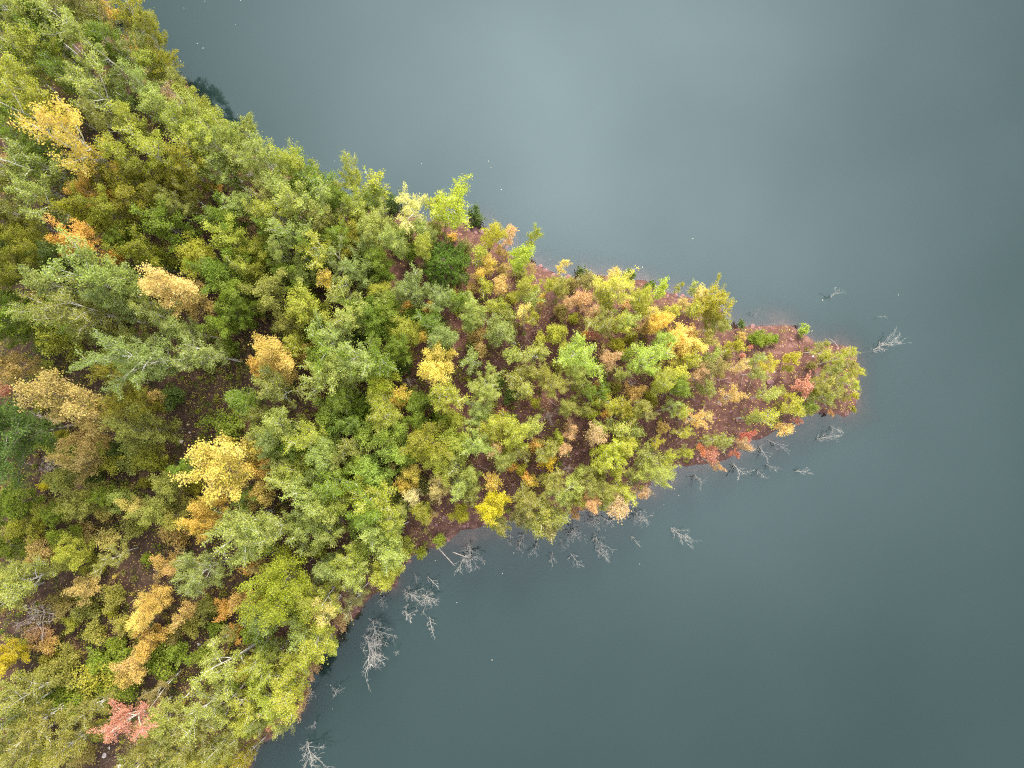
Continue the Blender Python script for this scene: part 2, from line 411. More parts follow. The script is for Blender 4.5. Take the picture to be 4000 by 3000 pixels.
for k in range(3): sd_i += 1; grow('m', sd_i, 3.6, 0.65, 0.2, 14, (35, 70), 5, 1200, 0.09, 0.095, 0.035, 0.42, M_BARK, lift=0.25, aspect=0.85)
for k in range(5): sd_i += 1; grow('o', sd_i, 6.6, 1.45, 0.2, 32, (40, 80), 8, 8200, 0.092, 0.115, 0.07, 0.5, M_BARK, lift=0.3)
for k in range(2): sd_i += 1; grow('o', sd_i, 7.2, 2.5, 0.18, 44, (40, 82), 11, 20000, 0.096, 0.14, 0.1, 0.5, M_BARK, lift=0.3)
for k in range(3): sd_i += 1; grow('f', sd_i, 8.0, 2.3, 0.3, 24, (38, 66), 10, 13000, 0.088, 0.105, 0.09, 0.4, M_BIRCH, limb_parts=True, limb_r=0.5, lift=0.3, twig_r=0.016)
for k in range(4): sd_i += 1; grow('s', sd_i, 1.5, 0.85, 0.08, 18, (30, 80), 5, 2000, 0.10, 0.12, 0.025, 0.5, M_BARK, stems=3, aspect=0.85)
for k in range(4): sd_i += 1; grow('s', sd_i, 1.0, 0.48, 0.08, 14, (30, 80), 4, 700, 0.095, 0.09, 0.02, 0.5, M_BARK, stems=2, aspect=0.85)
# bare drowned trees: every limb a piece of its own
for k in range(5): sd_i += 1; grow('d', sd_i, 2.4, 1.3, 0.08, 20, (38, 84), 7, 0, trunk_r=0.045, peak=0.45, bark=M_DEAD, limb_parts=True, limb_r=0.42, lift=0.3, twigs=2, twig_r=0.0105)
for k in range(4): sd_i += 1; grow('d', sd_i, 1.8, 0.65, 0.1, 9, (30, 80), 5, 0, trunk_r=0.035, peak=0.45, bark=M_DEAD, limb_parts=True, limb_r=0.45, lift=0.3, twigs=1, twig_r=0.01)
for k in range(2): sd_i += 1; grow('x', sd_i, 3.2, 1.5, 0.2, 15, (35, 75), 7, 0, trunk_r=0.07, peak=0.45, bark=M_DEADPINK, limb_parts=True, limb_r=0.6, lift=0.2, twigs=3, twig_r=0.02)

def make_pine():
    r = np.random.default_rng(55); h, r0 = 6.6, 2.45
    trunk = Geo(); trunk.tube([(0, 0, -.3), (0.05, 0, 2), (0.0, 0.06, 4.3), (0, 0, h)], [.13, .11, .07, .02], 7)
    parts = []; V = []; F_ = []; rn = []
    limbs = []
    def tuft(p, d, L):
        for i in range(44):
            a = (d + Vector(r.normal(size=3)) * 0.52).normalized(); q = p + d * (L * r.uniform(0, 1))
            sidev = a.cross(Vector(r.normal(size=3))).normalized() * 0.021
            e = q + a * r.uniform(.12, .2); b0 = len(V)
            V.extend([tuple(q - sidev), tuple(q + sidev), tuple(e)]); F_.append((b0, b0 + 1, b0 + 2)); rn.append(r.random())
    z, az = 1.2, 0.0
    while z < h - 0.25:
        u = z / h; n = 6
        rad = r0 * (1 - ((u - 0.2) / 0.85) ** 1.5 if u > 0.2 else 1.0)
        az += 0.5
        for k in range(n):
            th = az + 2 * math.pi * k / n + r.normal() * 0.15; L = rad * r.uniform(.8, 1.08)
            d = Vector((math.cos(th), math.sin(th), 0.18 + 0.5 * u)).normalized()
            pts = curve_branch(r, Vector((0, 0, z)), d, L, 5, 0.45, 0.05)
            g = Geo(); g.tube(pts, [.035 * (1 - .15 * i) for i in range(6)], 4); limbs.append(g)
            m = int(4 + L * 5)
            for s in range(m):
                v = 0.25 + 0.75 * s / m; iu = v * 5; i = min(int(iu), 4); p = pts[i].lerp(pts[i + 1], iu - i)
                dd = (pts[i + 1] - pts[i]).normalized(); sdv = Vector((-dd.y, dd.x, 0)) * (1 if s % 2 else -1)
                td = (dd * 0.8 + sdv * 0.75 + Vector((0, 0, 0.35))).normalized(); TL = L * .26 * (1.2 - .7 * v) + 0.1
                g.tube([p, p + td * TL], [.014, .008], 3); tuft(p + td * TL * 0.35, td, TL * 0.7)
            tuft(pts[4], (pts[5] - pts[4]).normalized(), L * 0.22)
        z += 0.48
    tuft(Vector((0, 0, h - .4)), Vector((0, 0, 1)), .4)
    parts.append(('trunk', trunk.mesh('pine_trunk', M_PINEBARK), None))
    for g in limbs: parts.append(('limb', g.mesh('pine_limb', M_PINEBARK), 0))
    me = bpy.data.meshes.new('pine_needles'); me.from_pydata(V, [], F_); me.materials.append(M_NEEDLE)
    a = me.attributes.new('rnd', 'FLOAT', 'FACE'); a.data.foreach_set('value', np.array(rn, np.float32))
    parts.append(('crown', me, None))
    PROTO['p'] = [dict(parts=parts, r=r0, h=h, cz=h * 0.5)]
make_pine()

# ------------------------------------------------------------------ what stands where
# tiles of the photograph read at 2.212x: (x0, y0) and entries "x y radius kind colour [landmark]"
ZK = 1000 / 2212.0
TILES = [
((0, 0), """80 100 170 b LG;60 330 130 b G;230 200 150 b LG;420 200 110 b G;560 130 150 b OL;760 90 120 b OL;850 30 110 b O;880 200 120 b OL;960 150 45 s O;1180 220 125 b OY tallgold;
1370 400 110 b OG;1180 450 70 s O;700 330 150 b LG;870 480 150 w LG;1000 420 120 b G;340 530 130 b YG;480 630 110 b YG;160 520 110 b G;280 820 150 b YG;60 800 110 b LG;640 720 130 w G;
1080 620 130 w LG;1390 640 100 b YG;5 610 60 m P;40 900 90 m P;90 1150 90 m P;820 790 110 b LG;940 880 165 w LG;1130 900 80 b DG;1330 860 110 b LG;1470 990 130 b LG;1600 920 80 b P;1590 800 80 b OL;
1750 1060 110 b LG;1860 1030 80 b YG;1990 1170 110 b YG;2170 1200 90 b LG;1650 1190 120 b YG;380 1010 160 w YG;200 1000 100 b G;670 1270 170 b Y goldbirch;300 1240 120 b G;1000 1120 140 w OL;1180 1130 120 b YG;
1250 1240 90 b OL;1420 1390 130 b YG;1140 1420 120 b YG;1750 1310 130 b YG;1950 1330 130 b LG;2120 1450 110 b LG;1700 1500 130 b OG;900 1570 110 o OG;1240 1600 100 o OG;330 1470 160 w LG;150 1500 110 b LG;
80 1610 80 b OG;520 1560 100 b G;70 1390 40 s P;1520 1600 110 o OG;1890 1620 40 s O;1950 1520 100 b LG;560 960 70 b OG;470 420 110 b G;1240 560 90 b OL;520 1380 80 b DG;2050 1300 70 b LG;1470 640 85 b OY;1550 750 80 b OL;1690 900 75 b YG;1280 330 70 b OG"""),
((0, 750), """430 110 150 w LG;160 200 110 b OL;95 300 160 o OG;800 230 140 o OY;870 50 100 o O;1040 250 130 o YG;1280 150 150 o OG;1440 90 80 b OG;1700 60 100 w OG;1540 340 150 o G;1980 250 130 o G;
1560 130 90 b OL;2150 300 60 m P;2080 120 100 b LG;460 520 160 o OG;200 530 80 o DG;850 500 150 m O orangemaple;1080 480 95 o G;1200 400 60 o G;1340 570 140 o OG;1740 590 150 o OY;2050 460 140 o YG;620 650 120 o DG;
150 700 170 o OG;80 930 110 o G;560 820 130 b BG;880 800 170 b LG;1140 780 140 b LG;820 1060 150 b OL;1010 950 120 w LG;1600 890 215 m PT peachmaple;1950 720 150 o G;2080 880 130 o G;2160 680 80 b YG;
420 1020 120 b LG;200 1130 150 o G;600 1340 125 m YG;40 1150 100 o G;1120 1010 120 b BG;1300 1060 100 b LG;1480 1140 140 w BG;1650 1210 110 b BG;1310 1440 250 f BG silverpoplar;1820 1400 120 b BG;
1940 1160 110 o G;2100 1100 90 o G;2170 1010 80 o G;1040 1320 90 s OG;140 1500 150 m T;430 1560 80 s YG;1090 1570 110 o OG;1990 1350 70 s G;330 1250 100 o G;860 1230 80 b OL;700 1180 80 b G;300 960 90 s T;
1200 1250 80 b OL;1400 620 60 b DG;2180 560 80 o G;460 1330 70 s DG;30 420 70 o DG"""),
((0, 1500), """70 60 55 m R;120 440 330 o DB darktree;720 170 240 m T tanmaple;840 430 140 m T;1240 180 150 o OG;1320 400 180 m OL;1370 120 60 m T;1520 130 85 s DG;2130 140 110 b G;2000 350 100 s G;
2010 690 265 m GY goldmaple;1350 680 120 m OG;1500 850 150 m OL;1640 720 90 o G;720 680 130 m T;600 820 130 m OL;430 500 90 s YG;870 550 60 s YG;850 780 80 s DG;1000 680 80 s YG;1130 700 70 s BG;
490 690 110 x N;470 310 110 x N;200 1020 140 m G;60 980 90 m G;100 1130 110 m G;390 890 40 s BY;760 1040 160 m OL;960 960 90 m G;1050 980 100 m LG;1160 1050 90 m LY;920 1120 60 s LY;900 1040 50 s P;
430 1100 80 m YG;550 1130 90 m G;1400 1080 150 m OL;1560 1130 120 m OL;1830 1190 150 m GY;1770 1050 80 m GY;2080 1230 170 b LG;250 1230 120 m YG;180 1290 80 s YG;80 1420 130 m G;400 1440 120 m T;
680 1430 150 m YG;600 1300 100 m G;760 1270 80 s T;330 1340 70 s T;970 1320 80 s LY;1010 1480 110 w OL;1550 1310 110 s T;1460 1560 110 m T;1300 1510 50 s G;1780 1600 220 f BG greypoplar;2130 1480 90 b LG;
2170 1600 60 m O;200 1590 140 w LG;50 1600 80 b LG;560 470 70 s OG;1060 560 60 s DG;1240 560 80 m OL;1330 850 60 s OG;860 930 90 m OL;1700 900 60 s OG;330 1180 60 s G;560 1540 90 m OL;860 1560 80 s OG;
380 180 70 s OG;1900 1010 60 m GY;2130 1000 70 b G;1180 1250 80 s OL;620 610 80 s OL"""),
((0, 2250), """230 60 190 w LG;90 190 150 w OL;370 330 160 x N baretree;75 700 150 m BY yellowedge;230 600 70 s YG;430 590 90 s T;380 480 80 s P;640 400 60 s YG;740 80 120 m T;980 290 50 s YG;740 190 60 s G;1010 160 90 s OL;
1370 200 160 m GT;1260 340 110 m LY;1560 380 80 m T;1330 540 130 m GT;1200 720 130 m T;1130 850 90 m GT;1640 280 70 m T;1950 270 80 s O;2100 200 110 m T;2050 470 60 s O;2150 300 70 m YG;2170 480 80 m G;
880 700 100 s G;900 850 130 s YG;1080 720 110 s G;1100 950 110 s G;1000 580 90 s G;950 980 80 s G;1400 720 120 s G;1560 650 90 s G;1460 830 80 s G;1790 660 80 s G;1870 440 60 s G;1340 680 70 s DG;
560 830 140 s OL;400 830 60 s YG;600 1000 100 s G;640 1100 110 s G;450 1060 100 s G;530 1080 45 s Y;630 1180 70 s G;250 1000 165 b OL;120 1220 170 b LG;330 1250 150 b OL;220 1450 130 b OL;800 1150 120 b OL;
930 1310 80 s YG;700 1400 140 b OL;560 1470 100 b OL;400 1480 70 s YG;350 1590 110 s YG;450 1590 80 s YG;1170 1220 175 w R coralbirch;1380 1010 100 w OB;1450 1180 130 b LG;1500 1350 130 w OL;1960 760 190 w LG;
1800 1080 160 w LG;1700 1250 130 b OL;1950 1130 130 w LG;1640 1440 120 b OL;1950 1400 120 b OL;2150 770 90 b YG;2150 1030 110 b YG;2160 1230 100 b YG;1300 1480 130 b OL;1200 1600 120 b OL;1480 1600 120 w LG;
1750 1570 120 b YG;1920 1580 110 b YG;2140 1550 80 b OG;750 1530 90 s OB;60 1450 90 b OL;800 300 90 s OL;560 240 90 s OB;860 480 90 s OL;640 700 90 s OL;480 720 70 s OG;1500 500 70 s OB;1680 430 80 s OL;
1800 250 80 s OL;760 950 90 s OL;330 900 80 s OL;850 1060 70 s YG;1960 520 70 b OL;1080 400 80 s OL;150 1020 80 s OL;2010 950 70 s G"""),
((1000, 600), """100 80 130 b LG;330 150 120 b YG;440 220 120 b YG;560 240 90 b G;90 220 90 w LG;260 330 120 b LG;500 330 130 b G;600 370 80 b G;870 260 95 b YG;730 330 70 b YG;880 440 100 b YG;1050 370 90 a YG;
740 420 100 b G;1000 470 90 b G;1180 490 60 s DG;1230 480 50 s DG;1350 500 130 w LY;1560 480 70 a YG;1680 500 150 b BG2 brightshore;1880 600 70 s DG darkbush;2040 710 100 b OY;2180 740 50 a LT;420 470 140 b LG;
570 500 120 b LG;820 540 60 w LG;600 630 110 b OL;150 430 100 b OL;240 600 130 b YG;380 700 130 b LG;150 700 90 b G;60 880 120 o OG;240 880 110 w LG;580 830 130 b YG;850 760 130 o OG;1000 690 120 b LG;
1090 600 90 b LG;740 960 130 w BG;990 850 80 b BG;860 870 90 o OG;1050 960 110 o G;900 1000 100 b BG;1220 800 110 b LG;1340 870 60 s G;1280 680 90 s OL;1460 680 80 b LG;1520 740 60 w LG;1465 840 90 b YG;
1640 960 262 p PN pine;1700 730 40 s O;60 1060 100 o OG;260 1060 100 o G;460 1060 110 o LG;640 1140 80 b Y;150 1260 150 o OL;470 1350 145 o YG;800 1230 120 w LG;960 1120 80 b BG;1080 1210 100 o YG;
1100 1060 90 o G;850 1390 120 b LG;1000 1370 120 o G;1140 1400 120 o G;1100 1300 70 b LG;1360 1210 110 b BG;1300 1340 60 s O;1240 1260 80 b BG;1500 1320 60 m O;1370 1420 80 s G;1620 1240 100 b BG;
1700 1200 40 s O;1810 1270 50 s T;1740 1300 80 b G;1880 1360 110 b LG;1860 1450 100 b LG;1560 1500 100 b G;1620 1590 120 b BG;1950 890 70 a YG;2020 970 60 a Y;1990 1150 60 a YG;2110 1150 70 a T;
1930 1050 50 a Y;2140 1010 60 m T;2050 1330 60 a YG;2130 1330 60 a YG;2180 1400 70 b OL;1200 1600 95 m YG;1330 1580 110 o YG;1080 1500 120 o G;1460 1590 60 m Y;680 1610 120 b LG;500 1600 60 s Y;
700 1490 80 b OL;2100 1560 120 b BG;1920 1570 70 m T;350 1620 70 b YG;180 860 70 b G;400 1200 90 o G;560 960 80 b DG;300 470 80 b G;690 620 70 s OG;900 600 70 s OB;1560 660 60 s OL;300 1500 90 o OL;
600 1480 80 o DG;450 1580 80 s G;900 1580 80 s DG;1480 1450 60 s OL;760 760 90 b G;480 830 90 b G;1800 830 70 s OB;1870 1180 60 s T"""),
((1000, 1350), """200 110 190 m GT goldorange;400 100 80 m GT;290 260 90 m PT;50 210 80 m O;310 40 70 b YG;180 400 165 w OL;700 100 170 w G;900 110 140 b LG;760 250 130 b LG;590 260 120 b LG;1090 140 120 b G;
540 130 80 b G;1230 60 100 o G;1560 180 180 m CY clearyellow;1660 60 60 o DG;1870 130 100 w BG;1930 40 70 m T;1280 190 60 s DG;1080 350 120 m BG2;1270 480 90 m Y;1140 470 70 b YG;1590 420 130 b YG;
1400 500 120 o G;930 520 130 s G;780 440 100 b G;1980 350 175 f LG palepoplar;1950 560 100 b LG;2120 590 50 s R;670 560 120 m LGG;720 680 100 m LGG;1130 600 110 b YG;1240 700 90 m LGG;230 700 130 b LG;
180 850 120 b BG;360 880 100 o G;540 780 120 b YG;590 920 130 b LG;700 860 80 b G;960 740 100 m LGG;1120 810 120 m LGG;1230 910 110 m LGG;1480 790 160 o OG;1700 830 140 o YG;1720 630 90 o YG;1620 650 80 o G;
1600 960 130 o YG;1900 850 110 b LG;2060 730 110 b YG;2170 850 80 b YG;2080 890 60 b T;900 1010 110 m LGG;1000 1060 130 m LGG;1060 1190 130 m LGG;1290 980 90 m G;1350 1080 90 m Y;1290 1210 80 m Y;
1160 1060 50 m T;340 1060 110 b YG;280 1180 130 w LG;440 1150 100 b LG;250 1000 90 b OL;60 1080 120 m O;60 1270 120 m GT;700 1170 130 b G;910 1250 110 o OG;1030 1300 140 b YG;980 1430 140 b G;560 1310 130 b LG;
640 1410 120 b LG;500 1410 100 b LG;750 1330 100 b YG;1360 1300 80 m CR creamtree;1600 1200 90 b T;1760 1200 110 w LG;1840 1100 90 b LG;1860 1260 80 b OL;1440 1200 80 s OB;1440 1430 90 b OG;1500 1480 50 b T;
1180 1470 100 b YG;1260 1420 80 b OL;1780 1440 90 m OY;2040 1350 150 m BY lemontree;2050 1180 70 b Y;2110 1530 70 b OL;260 1540 130 b LG;90 1560 100 b LG;400 1570 110 b LG;640 1590 110 b LG;1020 1560 130 b LG;
1200 1570 90 b LG;920 1510 90 o G;60 600 80 b OL;420 700 70 s OL;820 680 80 b G;850 870 80 b OL;1400 640 80 o G;480 1010 60 s OG;600 1100 80 s G;820 1110 70 s OG;1180 1300 70 s OL;1540 620 60 s G;
1340 420 60 s OL;700 1000 70 b OL;80 760 80 b LG;1720 980 80 b OL;1400 900 70 o G;330 780 80 o DG;730 1500 60 x N;1330 310 55 x N;1820 720 60 x N"""),
((1000, 2100), """275 325 245 o OY2 rounddome;60 60 110 b LG;640 230 100 b BG;560 110 60 m OG;850 130 100 b YG;860 270 110 b LG;1130 110 140 b LG;1150 300 120 b YG;30 250 70 m T;30 500 60 s O;620 480 120 w YG;630 620 100 b LY;
500 560 100 b YG;870 500 100 w OB;330 610 60 s G;120 720 110 b LG;280 650 80 b YG;440 760 110 b LG;540 860 150 b YG;520 720 70 b P;660 880 50 b YG;760 700 60 s P;60 1030 110 b YG;240 930 60 b OL;
400 1070 120 b YG;500 1060 60 b P;250 1140 90 b YG;330 1250 140 b YG;400 1340 70 b P;180 1380 130 b YG;300 1440 90 b OL;60 1180 80 b YG;190 1500 70 b RO;170 1590 50 b RO;60 1530 90 b OL;20 1610 60 b YG;
1320 80 60 s YG;1420 100 45 s YG;1600 30 50 s YG;730 330 70 s OB;480 420 70 b OL;700 180 60 s OL;1000 250 60 s OB;60 850 80 b G;330 480 60 o OY;940 60 80 b YG;130 600 70 s O;1240 60 60 s OL"""),
((1800, 900), """250 80 90 b OY;430 60 40 a LT;510 250 120 b GG;600 120 55 b GG;620 330 50 w T;170 250 60 a YG;250 290 50 a Y;350 360 60 m T;350 180 50 m T;580 520 100 b YG;200 480 50 a Y;340 480 50 m T;600 610 90 w LG;
440 600 50 s YG;380 680 60 s YG;700 600 40 m Y;540 740 80 w LY;630 730 60 b YG;850 500 100 b OL;760 470 60 b YG;870 340 40 a LY;1040 380 60 s DG;1100 440 80 b OB;930 620 60 b P;1060 600 80 b P;1130 740 90 b P;
1170 570 60 w OL;1300 520 140 b OY3;1330 390 55 a LY;1250 620 90 b YG;1440 420 60 s DG;1410 660 60 s P;1620 480 45 s DG;1540 590 110 b YG;1710 530 70 b GG;1240 780 130 b OL;1430 760 100 b LG;1390 840 90 b YG;
970 770 50 s YG;820 890 110 m YG;1140 910 55 m R;1090 910 40 s O;110 760 110 b BG;370 960 140 b BG;450 1070 80 b LG;160 1000 50 m Y;90 900 60 m T;640 1060 120 w LG;690 940 70 m YG;990 1080 160 b LGG lightbirch;
1000 1210 110 b LG;1360 1010 90 m OY;1270 1120 90 b P;1260 1210 70 w OB;1560 1130 150 b LGG;1440 1080 60 b G;1700 800 110 b Y;1830 930 140 m Y2 yellowcluster;1950 890 80 m PT;2000 1000 130 m LY;1880 1090 100 m Y2;
2110 960 100 m LY;1720 960 100 b LGG;1750 1070 70 m Y2;2120 650 110 b OY;2000 680 80 b YG;2060 560 60 a LY;1890 650 60 b T;1870 510 30 a YG;2000 530 40 a LG;2150 760 80 b OG;2140 1100 70 b LG;1960 1150 90 b YG;
1840 1230 90 b YG;1750 1330 120 b YG;1880 1360 110 b G;2040 1280 90 b P;2130 1200 80 b OB;1490 1400 95 m T;1450 1330 90 x N;560 1390 100 w LG;780 1330 110 b OL;640 1490 55 m OY;440 1430 80 s DG;330 1320 50 s DG;
480 1270 90 b OL;600 1220 80 b OL;920 1520 100 b OL;1110 1400 70 b G;1180 1330 50 m P;1280 1470 90 b YG;1230 1370 70 b G;1140 1590 60 m GG;1170 1490 60 m YG;1250 1580 55 m O;1390 1560 100 b OG;1540 1540 90 b OL;
760 1600 90 x N greybush;1900 1580 80 w YG;840 1190 60 s OL;500 350 50 s OB;860 700 70 s OB;1640 720 70 w LY;1800 700 60 b YG;1600 860 70 s T;1450 940 70 s OG;1000 1360 60 b OL;700 1240 60 b OL;1640 1440 70 s OG;
1560 700 70 b YG;1080 1180 60 s OL;1380 1250 60 b OL;960 480 60 s OB;1340 1360 60 s OL;80 1000 50 s OL"""),
((1800, 1500), """470 440 130 b YG;600 380 90 b LG;650 530 70 m O;540 570 90 w OL;360 500 90 b LG;130 560 140 b LG;270 590 60 b P;370 640 100 b OL;370 240 60 b P;390 310 70 b YG;750 670 80 m BY2 smallyellow;700 600 60 b OL;
800 540 80 b OL;840 460 50 b GG;950 390 70 b P;880 560 60 b P;1150 440 90 b PO;1330 380 90 b LG;1200 380 80 w LG;1500 400 70 b LG;1420 530 110 b YG;1270 620 130 b GG;1200 680 80 b YG;1340 760 60 b YG;1680 500 70 w OY;
1640 620 100 b OL;1700 770 110 b LG;1500 780 70 b LG;1790 660 70 b YG;1820 200 90 w LG;1900 420 80 w YG;1930 590 60 b YG;2150 600 100 m R coralpatch;2070 560 50 m RO;2180 690 50 b P;510 740 60 m OY;440 720 50 m O;
610 840 60 m Y;560 790 45 m O;240 850 70 b O;960 870 130 w LG;870 960 110 w LG;780 860 100 b OL;1030 760 50 b LG;600 1050 110 b OL;1100 850 100 b OL;1230 900 100 b OL;1110 1020 100 b P;1340 1030 90 b PO;1400 920 80 b YG;
1530 920 75 w P;970 1110 50 m P;1000 1010 90 w YG;830 1130 90 b OL;720 1090 90 b OL;650 1200 90 b OL;740 1240 70 b OB;500 1150 80 b OB;280 1200 50 b OL;1580 260 70 b OB;1500 520 60 s OL;1380 640 60 s YG;
1560 680 70 b OL;1740 380 60 s T;1200 780 50 s OL;1020 950 70 b OL;1240 1010 70 b OL;560 960 60 b OL;920 730 60 x N;1070 240 60 b OL;1450 280 70 b OL"""),
((2600, 1100), """380 150 130 b OY talltip;230 190 80 b LG;220 270 80 b YG;425 45 30 a YG;100 60 30 a YG;120 200 60 b T;440 390 110 b OL;330 330 100 b OG;570 560 90 m OY;770 490 80 s G;840 500 70 s G;930 490 50 s G;660 390 40 s DG;
1180 450 65 s LGG roundbush;730 570 30 s R;660 640 30 s R;770 670 90 w LG;890 710 80 b OY;1080 660 90 m OY;1050 750 50 m YG;780 800 70 b OL;580 740 100 w T;560 990 120 w T;340 680 110 b LGG;450 760 90 b OB;
290 830 80 b P;340 920 70 b OL;860 980 110 w LG;970 950 50 b OL;1170 910 110 m R coraltip;1060 990 60 m YG;1330 620 80 w YG;1340 560 60 b OL;1450 680 100 w YG;1420 790 100 b OL;1320 870 100 b OL;1540 620 60 b YG;
1610 800 75 b YG;1540 880 80 b YG;1430 930 90 b OL;1340 1000 100 b OL;1600 1000 65 m OY;1600 1090 35 s OG;1500 1010 60 b OB;1420 1130 35 s P;830 1160 120 w YG;740 1190 60 b OL;1080 1090 100 b YG;1230 1080 70 b G;
1170 1120 60 b OL;1010 1270 80 m PT;1130 1200 45 m R;700 1330 75 m R2 redbush;690 1420 70 b P;590 1490 45 m R;400 1480 110 m RO;430 1570 100 b OL;290 1420 50 m O;380 1370 90 w OL;480 1370 80 b OL;240 1190 110 w T;
350 1160 80 w T;140 1150 100 w YG;150 1320 80 w YG;170 1470 60 b YG;60 1530 80 b OL;650 480 50 s T;960 1080 60 s OB;1500 700 60 s OB;1250 730 60 s OB;1400 640 60 s OG;1280 950 60 s OG;530 620 50 s OB;
1240 1000 60 s OL;1500 950 50 s OL;1560 720 60 b OL"""),
]
# bare drowned trees standing in the lake: tile origin, x, y, radius, base depth lean
DEAD = [((1000, 2100), "1850 80 125;1060 535 65;1255 485 85;1420 510 95;1455 345 50;1255 655 80;1490 690 55;905 860 150;985 745 110;1010 890 90;640 1350 55;1230 1030 30;440 1370 60;1360 310 25;500 1620 40"),
        ((1800, 1500), "510 1340 60;670 1370 60;560 1300 50;840 1330 45;1000 1280 95;1165 1290 80;1180 1160 95;1340 1180 70;800 1450 45;940 1460 60;1165 1430 50;1530 1150 95;1800 1230 95 0.7 -0.5;1465 1310 35;1640 860 60;2040 780 65;1820 825 28;430 1290 40"),
        ((2600, 1100), "1735 600 120 1.5 0.5;1270 1365 85 1.0 0.25;880 1350 60;830 1410 60;770 1465 50;610 1570 75;880 1570 40;810 1620 40;1440 1240 40;1450 140 50;1850 290 18;780 310 30;1140 1640 45"),
        ((0, 2250), "2150 1420 70"), ((1000, 2250), "407 1470 115")]
FLECKS = [((0, 0), "1590 70;1770 10;2080 5;1340 235;1370 190;2035 210;1755 415;1705 375;1560 527"),
          ((1000, 600), "680 65;1430 85;2010 65;2030 120;2120 310;800 40"),
          ((2600, 1100), "1357 160;2012 115;1267 423"),
          ((1000, 2100), "1548 198;2130 310;1735 562;1163 798;2040 1057;748 870;787 826;662 1480;614 1270;722 1280;645 1275"),
          ((1800, 1500), "1545 1555;1755 1043;458 1460;362 1635;1883 965"), ((1800, 900), "772 250;1570 317;2005 72")]
# stones: tile origin, "x y size kind" (r red rock, g pale stone, k big dark slab)
STONES = [((2600, 1100), "870 790 62 k;905 870 52 k;750 388 34 r;1080 500 30 r;960 462 26 r;1010 560 20 r;880 560 22 r;560 640 22 r;640 780 24 r;700 860 26 r;560 1120 22 r;420 1180 20 r;620 1200 24 r;520 1260 20 r;940 780 14 g;330 1080 22 r;1160 530 20 r;840 620 26 r;470 1060 26 r;1275 645 16 g;700 590 22 r"),
          ((1800, 900), "690 310 40 r;740 350 34 r;800 380 30 r;930 410 42 r;1190 420 32 r;1215 440 24 r;1860 560 34 r;1910 570 30 r;1780 580 26 r;340 90 24 r;130 20 34 r;400 150 22 r;620 870 24 r;300 1130 24 r"),
          ((1000, 600), "1830 650 36 r;1890 655 44 r;1950 680 34 r;1480 600 30 r;1760 700 24 r;1330 960 14 r;1220 1040 14 r"),
          ((1800, 1500), "1000 600 24 r;950 650 20 r;1060 570 22 r;900 690 22 r;1680 300 22 r;1800 440 24 r;1490 640 22 r;450 870 26 r;500 930 22 r;410 950 20 r;1860 480 20 r;60 1210 26 r;200 1200 24 r;2050 640 26 r"),
          ((0, 2250), "895 1552 36 g;1042 1640 40 g;1717 592 26 g;827 545 24 g;762 480 24 g;950 1480 18 g;1000 1560 16 r;880 1480 14 r"),
          ((1000, 1350), "1500 1060 18 r;1620 1480 26 r;1680 1520 24 r;1560 1540 26 r;1470 1090 14 r;780 1560 20 r"),
          ((1000, 2100), "1330 200 36 r;1380 150 28 r;1450 110 30 r;1660 20 30 r;1000 410 32 r;1040 440 24 r;960 390 26 r;800 590 26 r;860 600 24 r;780 640 22 r;530 1080 28 r;480 1130 24 r"),
          ((0, 0), "1740 940 40 r;1700 960 30 r;1230 720 30 r"), ((0, 1500), "1400 620 40 r;1560 500 34 g;1620 350 12 g;1640 420 12 g")]
# open soil: tile, x, y, radius (nothing grows low here)
OPEN = [((1000, 600), 1280, 1000, 140), ((0, 1500), 1640, 330, 120), ((1000, 600), 1850, 760, 120), ((2600, 1100), 900, 600, 170), ((2600, 1100), 650, 850, 120),
        ((2600, 1100), 950, 830, 140), ((2600, 1100), 480, 1180, 240), ((1800, 1500), 1000, 620, 140), ((1800, 1500), 450, 900, 130), ((1000, 1350), 1480, 1070, 70),
        ((1000, 1350), 1640, 1490, 160), ((0, 2250), 950, 1520, 150), ((0, 2250), 1700, 620, 140), ((0, 1500), 1250, 1390, 150), ((1800, 900), 640, 850, 100),
        ((1800, 900), 750, 350, 120), ((2600, 1100), 100, 150, 120), ((1800, 1500), 1800, 450, 150), ((1800, 1500), 1480, 650, 70), ((2600, 1100), 1200, 600, 120), ((2600, 1100), 650, 1050, 170), ((2600, 1100), 760, 900, 110)]
